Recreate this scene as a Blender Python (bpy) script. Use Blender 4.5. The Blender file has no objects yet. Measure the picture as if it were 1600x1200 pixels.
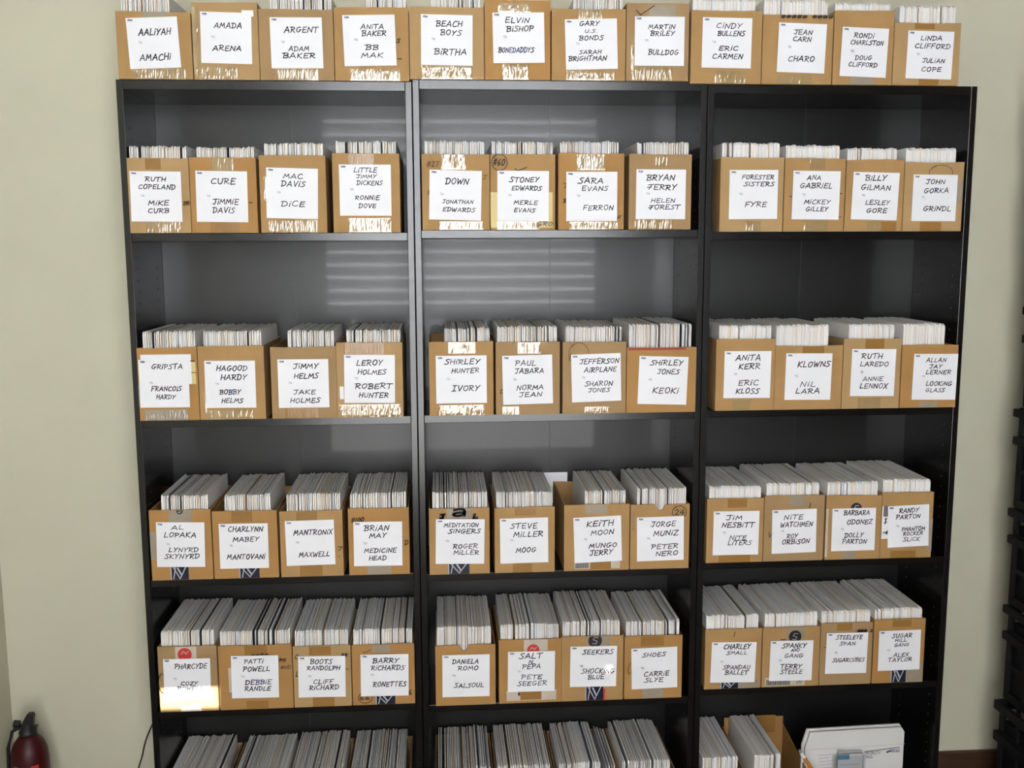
import bpy, math, random
from mathutils import Vector, Matrix, Euler
C = bpy.context.scene.collection
SC = bpy.context.scene
random.seed(7)

# ------------------------------------------------------------------ camera, world, sun, exposure
cam_d = bpy.data.cameras.new('camera'); cam = bpy.data.objects.new('camera', cam_d); C.objects.link(cam)
cam_d.sensor_width = 36.0; cam_d.lens = 34.81; cam_d.clip_start = 0.05; cam_d.clip_end = 60
cam.location = (0.8632, -2.8110, 1.8474)
YAW, PITCH, ROLL = 0.0712552, -0.136929, -0.0038811
_f = Vector((math.sin(YAW)*math.cos(PITCH), math.cos(YAW)*math.cos(PITCH), math.sin(PITCH)))
_r = Vector((math.cos(YAW), -math.sin(YAW), 0)); _u = _r.cross(_f)
_r2 = math.cos(ROLL)*_r + math.sin(ROLL)*_u; _u2 = -math.sin(ROLL)*_r + math.cos(ROLL)*_u
cam.rotation_euler = Matrix((( _r2.x, _u2.x, -_f.x), (_r2.y, _u2.y, -_f.y), (_r2.z, _u2.z, -_f.z))).to_euler()
SC.camera = cam

world = bpy.data.worlds.new('sky'); SC.world = world; world.use_nodes = True
world.node_tree.nodes['Background'].inputs[0].default_value = (0.75, 0.85, 1.0, 1)
world.node_tree.nodes['Background'].inputs[1].default_value = 1.0

SUN_DX, SUN_DZ = -0.15, -0.125            # direction of the low sun that comes through the gaps cut in the added sheet below the window
sun_d = bpy.data.lights.new('sun', 'SUN'); sun = bpy.data.objects.new('sun', sun_d); C.objects.link(sun)
sun_d.energy = 24.0; sun_d.angle = math.radians(0.25); sun_d.color = (1.0, 0.95, 0.86)
sun.rotation_euler = Vector((SUN_DX, 1, SUN_DZ)).to_track_quat('-Z', 'Y').to_euler()
sun.location = (1, -6, 3)

SC.view_settings.view_transform = 'Standard'; SC.view_settings.look = 'None'
SC.view_settings.exposure = 0.0; SC.view_settings.gamma = 1.0; SC.view_settings.use_curve_mapping = False
WINDOW_GLOW, SLAT_GLOW, FILL_GLOW = 19.5, 3.5, 8.2         # daylight through the pane and the pale blind slats; fill glow of the added sheet below

# ------------------------------------------------------------------ helpers
class MB:
    """collects shapes for ONE mesh object"""
    def __init__(self): self.v = []; self.f = []; self.m = []; self.mats = []
    def slot(self, mat):
        if mat not in self.mats: self.mats.append(mat)
        return self.mats.index(mat)
    def add(self, vs, fs, mat):
        b = len(self.v); s = self.slot(mat); self.v += [tuple(v) for v in vs]
        for f in fs: self.f.append(tuple(b+i for i in f)); self.m.append(s)
    def box(self, x0, x1, y0, y1, z0, z1, mat):
        self.add([(x0,y0,z0),(x1,y0,z0),(x1,y1,z0),(x0,y1,z0),(x0,y0,z1),(x1,y0,z1),(x1,y1,z1),(x0,y1,z1)],
                 [(0,3,2,1),(4,5,6,7),(0,1,5,4),(1,2,6,5),(2,3,7,6),(3,0,4,7)], mat)
    def prism(self, pts, y0, y1, mat):
        """outline in x,z (counter-clockwise seen from -y) given thickness y0..y1"""
        n = len(pts)
        self.add([(x,y0,z) for x,z in pts]+[(x,y1,z) for x,z in pts],
                 [tuple(range(n)), tuple(range(2*n-1, n-1, -1))]+[(i, i+n, (i+1)%n+n, (i+1)%n) for i in range(n)], mat)
    def lathe(self, prof, cx, cy, mat, n=24):
        vs = []; fs = []
        for r, z in prof:
            for k in range(n):
                a = 2*math.pi*k/n; vs.append((cx+r*math.cos(a), cy+r*math.sin(a), z))
        for i in range(len(prof)-1):
            for k in range(n):
                fs.append((i*n+k, i*n+(k+1)%n, (i+1)*n+(k+1)%n, (i+1)*n+k))
        fs.append(tuple(range(n-1,-1,-1))); fs.append(tuple((len(prof)-1)*n+k for k in range(n)))
        self.add(vs, fs, mat)
    def tube(self, pts, r, mat, n=8):
        P = [Vector(p) for p in pts]; rs = r if isinstance(r, (list, tuple)) else [r]*len(P); vs = []; fs = []
        for i, p in enumerate(P):
            d = (P[min(i+1,len(P)-1)]-P[max(i-1,0)]).normalized()
            a = d.cross(Vector((0.13,0.31,0.94))).normalized(); b = d.cross(a)
            for k in range(n):
                t = 2*math.pi*k/n; vs.append(p+a*rs[i]*math.cos(t)+b*rs[i]*math.sin(t))
        for i in range(len(P)-1):
            for k in range(n): fs.append((i*n+k, i*n+(k+1)%n, (i+1)*n+(k+1)%n, (i+1)*n+k))
        fs.append(tuple(range(n))); fs.append(tuple((len(P)-1)*n+k for k in range(n-1,-1,-1)))
        self.add(vs, fs, mat)
    def disc(self, cx, cz, rx, rz, y0, y1, mat, n=24):
        self.prism([(cx+rx*math.cos(2*math.pi*k/n), cz+rz*math.sin(2*math.pi*k/n)) for k in range(n)], y0, y1, mat)
    def build(self, name, parent=None, bevel=0, smooth=False):
        me = bpy.data.meshes.new(name); me.from_pydata(self.v, [], self.f)
        for m in self.mats: me.materials.append(m)
        me.polygons.foreach_set('material_index', self.m)
        if smooth: me.polygons.foreach_set('use_smooth', [True]*len(self.f))
        me.update()
        o = bpy.data.objects.new(name, me); C.objects.link(o)
        if parent: o.parent = parent
        if bevel:
            b = o.modifiers.new('bevel', 'BEVEL'); b.width = bevel; b.segments = 2; b.limit_method = 'ANGLE'
        return o

def thing(name, label, cat, loc=(0,0,0), group=None):
    o = bpy.data.objects.new(name, None); C.objects.link(o); o.location = loc; o.empty_display_size = 0.05
    return tag(o, label, cat, group)
def tag(o, label, cat, group=None):
    o['label'] = label; o['category'] = cat
    if group: o['group'] = group
    return o
def struct(o): o['kind'] = 'structure'; return o

def mat(name, col, rough=0.6, spec=0.5, bump=0, bscale=200, var=0, vscale=6, vcol=None, coat=0, metal=0, stretch=None):
    m = bpy.data.materials.new(name); m.use_nodes = True; nt = m.node_tree; p = nt.nodes['Principled BSDF']
    p.inputs['Base Color'].default_value = (*col, 1); p.inputs['Roughness'].default_value = rough
    p.inputs['Specular IOR Level'].default_value = spec; p.inputs['Metallic'].default_value = metal
    p.inputs['Coat Weight'].default_value = coat; p.inputs['Coat Roughness'].default_value = 0.035
    if var or bump:
        tc = nt.nodes.new('ShaderNodeTexCoord'); src = tc.outputs['Object']
        if stretch:
            mp = nt.nodes.new('ShaderNodeMapping'); mp.inputs['Scale'].default_value = stretch
            nt.links.new(src, mp.inputs['Vector']); src = mp.outputs['Vector']
    if var:
        n = nt.nodes.new('ShaderNodeTexNoise'); n.inputs['Scale'].default_value = vscale; n.inputs['Detail'].default_value = 5
        nt.links.new(src, n.inputs['Vector'])
        mx = nt.nodes.new('ShaderNodeMix'); mx.data_type = 'RGBA'
        c2 = vcol or tuple(c*(1-var) for c in col)
        mx.inputs['A'].default_value = (*col, 1); mx.inputs['B'].default_value = (*c2, 1)
        rp = nt.nodes.new('ShaderNodeValToRGB'); rp.color_ramp.elements[0].position = 0.38; rp.color_ramp.elements[1].position = 0.66
        nt.links.new(n.outputs['Fac'], rp.inputs['Fac']); nt.links.new(rp.outputs['Color'], mx.inputs['Factor'])
        nt.links.new(mx.outputs['Result'], p.inputs['Base Color'])
    if bump:
        n2 = nt.nodes.new('ShaderNodeTexNoise'); n2.inputs['Scale'].default_value = bscale; n2.inputs['Detail'].default_value = 4
        nt.links.new(src, n2.inputs['Vector'])
        b = nt.nodes.new('ShaderNodeBump'); b.inputs['Strength'].default_value = bump; b.inputs['Distance'].default_value = 0.002
        nt.links.new(n2.outputs['Fac'], b.inputs['Height']); nt.links.new(b.outputs['Normal'], p.inputs['Normal'])
    return m
def glow(name, col, s):
    m = bpy.data.materials.new(name); m.use_nodes = True; p = m.node_tree.nodes['Principled BSDF']
    p.inputs['Base Color'].default_value = (0.8,0.8,0.8,1); p.inputs['Emission Color'].default_value = (*col,1); p.inputs['Emission Strength'].default_value = s
    return m

M = dict(
 wall=mat('painted_wall', (0.60,0.575,0.44), 0.7, 0.3, bump=0.12, bscale=90, var=0.04, vscale=3),
 ceiling=mat('ceiling_paint', (0.30,0.29,0.27), 0.9, 0.2),
 panel=mat('dark_wood_panelling', (0.10,0.065,0.04), 0.6, 0.3, var=0.3, vscale=6, stretch=(6,6,0.5)),
 floor=mat('brown_carpet', (0.09,0.055,0.035), 0.95, 0.1, bump=0.4, bscale=400, var=0.3, vscale=40),
 base=mat('brown_baseboard', (0.075,0.035,0.02), 0.45, 0.4, var=0.3, vscale=8, stretch=(1,1,10)),
 lam=mat('black_brown_laminate', (0.007,0.0064,0.006), 0.21, 0.6, bump=0.03, bscale=160, var=0.3, vscale=14, stretch=(1,1,0.12)),
 lamback=mat('black_laminate_back', (0.006,0.0062,0.0062), 0.36, 0.47, coat=0.16),
 pin=mat('pin_hole', (0.07,0.068,0.066), 0.6),
 card_a=mat('cardboard_tan', (0.415,0.245,0.098), 0.75, 0.25, bump=0.06, bscale=120, var=0.12, vscale=9),
 card_b=mat('cardboard_pale', (0.43,0.275,0.125), 0.75, 0.25, bump=0.06, bscale=120, var=0.10, vscale=8),
 card_c=mat('cardboard_orange', (0.415,0.222,0.072), 0.72, 0.3, bump=0.06, bscale=120, var=0.15, vscale=7),
 card_d=mat('cardboard_dull', (0.37,0.235,0.112), 0.78, 0.25, bump=0.06, bscale=120, var=0.12, vscale=8),
 label=mat('white_label_paper', (0.84,0.84,0.86), 0.6, 0.3, var=0.02, vscale=20),
 ink=mat('black_marker_ink', (0.012,0.012,0.016), 0.5, 0.3),
 blue=mat('blue_marker_ink', (0.01,0.03,0.16), 0.5, 0.3),
 grey=mat('grey_print', (0.45,0.45,0.47), 0.6, 0.2),
 fblue=mat('blue_print', (0.10,0.16,0.30), 0.6, 0.2),
 faint=mat('faded_marker_ink', (0.15,0.085,0.04), 0.6, 0.2),
 tape=mat('clear_packing_tape', (0.39,0.27,0.13), 0.07, 1.0, coat=0.6, var=0.15, vscale=12),
 tapeb=mat('brown_packing_tape', (0.33,0.175,0.05), 0.22, 0.5, var=0.15, vscale=12, bump=0.1, bscale=60),
 tapeg=mat('greyish_clear_tape', (0.36,0.30,0.225), 0.16, 0.8, var=0.15, vscale=15, bump=0.1, bscale=60),
 tapew=mat('whitish_tape', (0.62,0.54,0.44), 0.15, 0.8, var=0.15, vscale=15, bump=0.1, bscale=60),
 navy=mat('navy_printed_tape', (0.015,0.018,0.035), 0.25, 0.6),
 navyw=mat('pale_tape_print', (0.42,0.42,0.46), 0.3, 0.5),
 red=mat('red_sticker', (0.52,0.03,0.025), 0.5),
 redstain=mat('red_stain', (0.30,0.035,0.02), 0.7),
 black=mat('black_sticker', (0.02,0.018,0.02), 0.35),
 yellow=mat('old_yellow_label', (0.66,0.53,0.24), 0.6),
 bar=mat('barcode_grey', (0.22,0.21,0.20), 0.5),
 s_white=mat('white_paper', (0.82,0.80,0.77), 0.7, 0.2),
 s_cool=mat('cool_white_paper', (0.76,0.765,0.78), 0.7, 0.2),
 s_cream=mat('cream_paper', (0.78,0.71,0.62), 0.7, 0.2),
 s_pink=mat('pinkish_paper', (0.75,0.66,0.57), 0.7, 0.2),
 s_grey=mat('grey_paper', (0.54,0.535,0.53), 0.7, 0.2),
 s_dark=mat('dark_printed_paper', (0.035,0.04,0.055), 0.5, 0.3),
 s_brown=mat('kraft_paper', (0.42,0.32,0.22), 0.7, 0.2),
 plastic=mat('black_plastic', (0.005,0.0045,0.006), 0.6, 0.25, bump=0.05, bscale=100),
 ext_red=mat('dark_red_enamel', (0.045,0.002,0.003), 0.45, 0.35),
 ext_black=mat('black_rubber', (0.01,0.01,0.01), 0.5),
 metal=mat('steel', (0.5,0.5,0.5), 0.3, metal=1.0),
 gauge=mat('gauge_grey', (0.25,0.25,0.27), 0.4),
 mailer=mat('white_mailer_card', (0.72,0.71,0.69), 0.55, 0.4),
 mailer_edge=mat('mailer_fold', (0.5,0.49,0.48), 0.6),
 tagblue=mat('blue_print_card', (0.09,0.24,0.36), 0.5),
 tagwhite=mat('white_print_card', (0.62,0.63,0.64), 0.5),
 pencil=mat('orange_paint', (0.62,0.22,0.02), 0.4),
 eraser=mat('dark_eraser', (0.12,0.11,0.11), 0.7),
 frame=mat('white_window_frame', (0.75,0.75,0.73), 0.5),
 
 sky=glow('bright_daylight_pane', (0.92,0.96,1.0), WINDOW_GLOW),
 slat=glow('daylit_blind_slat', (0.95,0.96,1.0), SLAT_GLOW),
 rail=glow('daylit_roller_shade', (0.97,0.97,0.97), FILL_GLOW),  # added fill light for the lower shelves, unseen behind the camera
)
film = bpy.data.materials.new('clear_plastic_film'); film.use_nodes = True
_nt = film.node_tree; _nt.nodes.remove(_nt.nodes['Principled BSDF'])
_t = _nt.nodes.new('ShaderNodeBsdfTransparent'); _t.inputs[0].default_value = (0.93,0.94,0.95,1)
_g = _nt.nodes.new('ShaderNodeBsdfGlossy'); _g.inputs['Roughness'].default_value = 0.1
_mx = _nt.nodes.new('ShaderNodeMixShader'); _mx.inputs[0].default_value = 0.16
_nt.links.new(_t.outputs[0], _mx.inputs[1]); _nt.links.new(_g.outputs[0], _mx.inputs[2])
_nt.links.new(_mx.outputs[0], _nt.nodes['Material Output'].inputs['Surface'])
M['film'] = film

# ------------------------------------------------------------------ the room
XL, XR, YB, YF, ZC = -0.53, 3.9, -4.1, 0.305, 3.45
b = MB(); b.box(XL-0.1, XR+0.1, YB-0.1, YF+0.1, -0.1, 0, M['floor']); struct(b.build('floor'))
b = MB(); b.box(XL-0.1, XR+0.1, YB-0.1, YF+0.1, ZC, ZC+0.1, M['ceiling']); struct(b.build('ceiling'))
b = MB(); b.box(XL, XR, YF, YF+0.1, 0, ZC, M['wall']); struct(b.build('wall_back'))
b = MB(); b.box(XL-0.1, XL, YB, YF+0.1, 0, ZC, M['wall']); struct(b.build('wall_left'))
b = MB(); b.box(XR, XR+0.1, YB, YF+0.1, 0, ZC, M['panel']); struct(b.build('wall_right'))
WX0, WX1, WZ0, WZS, WZ1 = 0.0, 2.05, 0.30, 1.34, 3.3   # window behind the photographer: foot and top of the added glowing sheet, head
b = MB()
b.box(XL, WX0, YB-0.1, YB, 0, ZC, M['panel']); b.box(WX1, XR, YB-0.1, YB, 0, ZC, M['panel'])
b.box(WX0, WX1, YB-0.1, YB, 0, WZ0, M['panel']); b.box(WX0, WX1, YB-0.1, YB, WZ1, ZC, M['panel'])
struct(b.build('wall_front'))
b = MB(); b.box(2.385, XR, YF-0.016, YF, 0, 0.112, M['base']); struct(b.build('baseboard_back', bevel=0.003))
b = MB(); b.box(XL, XL+0.016, YB, YF, 0, 0.112, M['base']); struct(b.build('baseboard_left', bevel=0.003))

# window_1: frame, pane, slatted blind and, below them, an added glowing sheet whose three holes shape the sun patches
b = MB()
for x0, x1, z0, z1 in ((WX0-0.05,WX0+0.02,WZ0-0.05,WZ1+0.05),(WX1-0.02,WX1+0.05,WZ0-0.05,WZ1+0.05),(WX0,WX1,WZ1-0.02,WZ1+0.05),(WX0,WX1,WZ0-0.05,WZ0+0.01),(WX0,WX1,WZS-0.02,WZS+0.02)):
    b.box(x0, x1, YB-0.02, YB+0.03, z0, z1, M['frame'])
win = struct(b.build('window_1'))
b = MB(); b.box(WX0, WX1, YB-0.075, YB-0.07, WZS, WZ1, M['sky']); struct(b.build('window_pane', win))
z = WZS + 0.05; PITCHB = 0.095; k = 0
while z < WZ1-0.03:
    b = MB(); b.add([(WX0+0.02,YB-0.035,z-0.039),(WX1-0.02,YB-0.035,z-0.039),(WX1-0.02,YB-0.01,z+0.039),(WX0+0.02,YB-0.01,z+0.039)], [(0,1,2,3)], M['slat'])
    struct(b.build('blind_slat', win)); z += PITCHB
# gaps: (x, z, half width, half height) of the sunlit patch on the shelves, taken back along the sun to the added sheet
gaps = []
for px, py, pz, hw, hh in ((0.112,-0.01,0.546,0.086,0.030),(1.351,-0.01,0.593,0.007,0.007),(0.036,0.0,0.345,0.014,0.030)):
    t = py-(YB-0.05); gaps.append((px-SUN_DX*t, pz-SUN_DZ*t, hw, hh))
b = MB()
xs = sorted({WX0, WX1} | {g[0]-g[2] for g in gaps} | {g[0]+g[2] for g in gaps}); zs = sorted({WZ0, WZS} | {g[1]-g[3] for g in gaps} | {g[1]+g[3] for g in gaps})
for i in range(len(xs)-1):
    for j in range(len(zs)-1):
        cx, cz = (xs[i]+xs[i+1])/2, (zs[j]+zs[j+1])/2
        if not any(abs(cx-g[0]) < g[2] and abs(cz-g[1]) < g[3] for g in gaps): b.box(xs[i], xs[i+1], YB-0.052, YB-0.048, zs[j], zs[j+1], M['rail'])
struct(b.build('roller_shade', win))

# ------------------------------------------------------------------ bookcases
SEAM = (0.0, 0.7922, 1.6170, 2.4000)
ZS = {1:(2.2982,2.3039,2.2979), 2:(1.8900,1.8964,1.8892), 3:(1.3705,1.3714,1.3731), 4:(0.9040,0.8988,0.9121), 5:(0.5040,0.4925,0.5144), 6:(0.050,0.050,0.050)}
T = 0.018; DEPTH = 0.30
WHICH = ('left', 'middle', 'right')
blab = ('tall black-brown bookcase at the left end beside the fire extinguisher',
        'tall black-brown bookcase in the middle with window glare on its back panel',
        'tall black-brown bookcase at the right end beside the black crates')
CASE_IN = []
for c in range(3):
    x0, x1 = SEAM[c]+0.001, SEAM[c+1]-0.001; zt = ZS[1][c]
    bc = thing('bookcase', blab[c], 'bookcase', ((x0+x1)/2, 0.15, 0), 'black bookcases side by side')
    def loc(o, ox=(x0+x1)/2): o.location = (-ox, -0.15, 0); return o
    for s, (a, e) in enumerate(((x0, x0+T), (x1-T, x1))):
        m = MB(); m.box(a, e, 0, DEPTH, 0, zt, M['lam']); sp = loc(m.build('side_panel', bc, bevel=0.0012))
        m = MB(); xf = e if s == 0 else a; sg = 1 if s == 0 else -1
        for yy in (0.045, 0.235):
            zz = 0.16
            while zz < zt-0.1:
                if not any(abs(zz-ZS[r][c]+0.01) < 0.03 for r in range(2,7)):
                    n = 8; vs = [(xf+sg*0.0004, yy+0.0026*math.cos(2*math.pi*k/n), zz+0.0026*math.sin(2*math.pi*k/n)) for k in range(n)]
                    m.add(vs, [tuple(range(n))], M['pin'])
                zz += 0.032
        m.build('pin_hole_row', sp)
    xi0, xi1 = x0+T+0.0004, x1-T-0.0004; CASE_IN.append((xi0, xi1))
    m = MB(); m.box(xi0, xi1, 0.001, DEPTH-0.006, zt-0.025, zt, M['lam']); loc(m.build('top_panel', bc, bevel=0.001))
    for r in range(2, 7):
        m = MB(); m.box(xi0, xi1, 0.002, DEPTH-0.006, ZS[r][c]-0.0225, ZS[r][c], M['lam']); loc(m.build('shelf', bc, bevel=0.001))
    m = MB(); xm = (xi0+xi1)/2 + (0.02 if c == 0 else 0)
    m.box(xi0, xm-0.0012, DEPTH-0.005, DEPTH, 0.02, zt-0.001, M['lamback']); m.box(xm+0.0012, xi1, DEPTH-0.005, DEPTH, 0.02, zt-0.001, M['lamback']); m.box(xm-0.006, xm+0.006, DEPTH-0.0008, DEPTH+.0005, 0.02, zt-0.001, M['black'])
    loc(m.build('back_panel', bc))
    m = MB(); m.box(xi0, xi1, 0.02, 0.036, 0, ZS[6][c]-0.0225, M['lam']); loc(m.build('kick_plate', bc))

# ------------------------------------------------------------------ hand lettering: single-stroke capitals
GL = {
'A':(.8,"0,0 .42,1 .8,0;.12,.34 .7,.36"),'B':(.7,".1,0 .14,1;-.14,.9 .1,1 .5,1 .68,.83 .58,.62 .15,.52 .62,.48 .75,.25 .6,.04 .03,0"),
'C':(.72,".7,.84 .5,1 .2,.86 .03,.5 .08,.15 .35,0 .75,.14"),'D':(.74,"-.12,.93 .35,1 .68,.8 .74,.4 .5,.08 .02,0;.12,.98 .08,0"),
'E':(.65,".66,1 .1,.97 .06,0 .68,.05;.08,.5 .56,.54"),'F':(.65,".72,1 .08,.96;.12,.98 .05,0;.08,.48 .56,.53"),
'f':(.65,"-.1,.9 .78,1;.42,.97 .15,0;-.18,.44 .5,.5"),
'G':(.8,".7,.88 .45,1 .14,.76 .02,.35 .2,.02 .55,.05 .68,.42 .38,.4 .86,.43"),'H':(.66,".06,1 .02,0;.66,1 .62,0;.04,.48 .64,.53"),
'I':(.65,".05,.94 .68,1;.36,.97 .3,.02;-.02,.0 .64,.05"),'i':(.16,".1,.66 .06,0;.13,.9 .16,1"),
'J':(.6,"-.05,.94 .72,1;.44,.97 .42,.2 .26,0 .0,.13"),'K':(.66,".07,1 .04,0;.66,1 .08,.46 .7,0"),'L':(.6,".12,1 .04,.03 .62,.06"),
'M':(.86,"0,0 .14,.93 .42,.32 .72,.95 .86,0"),'N':(.7,".02,0 .1,.95 .62,.06 .7,1"),
'O':(.72,".4,1 .12,.84 .02,.42 .2,.02 .5,.03 .72,.42 .64,.86 .4,1"),'P':(.66,"-.14,.92 .4,1 .68,.8 .55,.52 .1,.44;.14,.98 .06,0"),
'R':(.7,"-.14,.92 .4,1 .66,.8 .5,.55 .1,.48 .74,0;.14,.98 .06,0"),'S':(.62,".68,.93 .36,1 .1,.82 .28,.6 .58,.4 .5,.1 .2,0 -.1,.09"),
'T':(.72,"-.1,.94 .8,1;.36,.97 .32,0"),'U':(.66,".05,1 .04,.3 .2,.02 .5,.05 .62,.4 .66,1"),'V':(.68,".03,1 .32,0 .7,1"),
'W':(.92,"0,1 .18,0 .46,.72 .64,0 .94,1"),'X':(.65,".02,1 .66,0;.66,1 0,0"),'Y':(.68,".02,1 .34,.5;.7,1 .34,.48 .18,0"),
'Z':(.66,".03,.95 .66,1 .02,0 .72,.07"),'a':(.8,".05,.9 .4,1 .72,.85 .72,0;.72,.55 .3,.5 .05,.3 .2,.02 .5,.05 .72,.3"),
'.':(.1,".04,0 .08,.04"),',':(.15,".1,.08 .02,-.15"),':':(.1,".05,.1 .08,.14;.05,.6 .08,.64"),'#':(.7,".25,1 .15,0;.55,1 .45,0;0,.68 .72,.7;-.02,.32 .7,.34"),
'0':(.6,".35,1 .1,.8 .02,.4 .2,0 .45,.05 .6,.5 .52,.9 .35,1"),'1':(.2,".1,1 .06,0"),'2':(.62,".05,.8 .3,1 .58,.8 .4,.4 .02,.02 .66,.04"),
'4':(.6,".4,1 .02,.35 .62,.38;.48,.75 .42,0"),'6':(.6,".5,1 .1,.6 .02,.2 .25,0 .55,.15 .45,.45 .1,.35"),'7':(.6,".02,.95 .62,1 .25,0"),
'8':(.6,".5,.85 .3,1 .1,.8 .5,.35 .4,.02 .12,.05 .1,.3 .5,.7 .5,.85"),'v':(.7,"0,.5 .3,0 1.0,1"),'$':(.6,".55,.85 .3,.95 .1,.75 .5,.4 .4,.1 .05,.15;.3,1.1 .28,-.1"),
'-':(.5,".05,.5 .5,.52"),' ':(.5,""),
}
def ribbon(m, pts, y, w, mt):
    for (ax,az),(bx,bz) in zip(pts, pts[1:]):
        dx, dz = bx-ax, bz-az; l = math.hypot(dx, dz) or 1e-6; ux, uz = dx/l, dz/l; h = w/2; nx, nz = -uz*h, ux*h
        ax2, az2, bx2, bz2 = ax-ux*h*.7, az-uz*h*.7, bx+ux*h*.7, bz+uz*h*.7
        m.add([(ax2-nx,y,az2-nz),(bx2-nx,y,bz2-nz),(bx2+nx,y,bz2+nz),(ax2+nx,y,az2+nz)], [(0,1,2,3)], mt)
def smooth_line(p):
    if len(p) < 4: return p
    q = [p[0]]
    for a, b_ in zip(p, p[1:]): q += [(a[0]*.75+b_[0]*.25, a[1]*.75+b_[1]*.25), (a[0]*.25+b_[0]*.75, a[1]*.25+b_[1]*.75)]
    return q+[p[-1]]
def write(m, text, x0, x1, zc, h, y, w, mats, rnd, slant=0.19, jit=0.05):
    """mats: one material per character (or one for all)"""
    gap = 0.24; tot = sum(GL[ch][0] for ch in text)+gap*(len(text)-1)
    sx = (x1-x0)/tot; x = x0
    for i, ch in enumerate(text):
        wd, st = GL[ch]; mt = mats[i] if isinstance(mats, list) else mats
        dz = rnd.uniform(-.06,.06)*h; sc = rnd.uniform(.93,1.07); ww = w*rnd.uniform(.85,1.15)
        for line in st.split(';'):
            if not line: continue
            pts = [tuple(map(float, p.split(','))) for p in line.split()]
            pts = [(px+rnd.uniform(-jit,jit)*.6, pz+rnd.uniform(-jit,jit)*.6) for px, pz in pts]
            if ch in 'BCDGJOPRSU0268a': pts = smooth_line(pts)
            ribbon(m, [(x+sx*px+slant*(pz-.5)*h, zc+(pz*sc-.5)*h+dz) for px, pz in pts], y, ww, mt)
        x += sx*(wd+gap)
def ring(m, cx, cz, rx, rz, y, w, mt, n=22, over=3):
    ribbon(m, [(cx+rx*math.cos(2*math.pi*k/n+2), cz+rz*math.sin(2*math.pi*k/n+2)*(1+.004*k)) for k in range(n+over)], y, w, mt)

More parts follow.
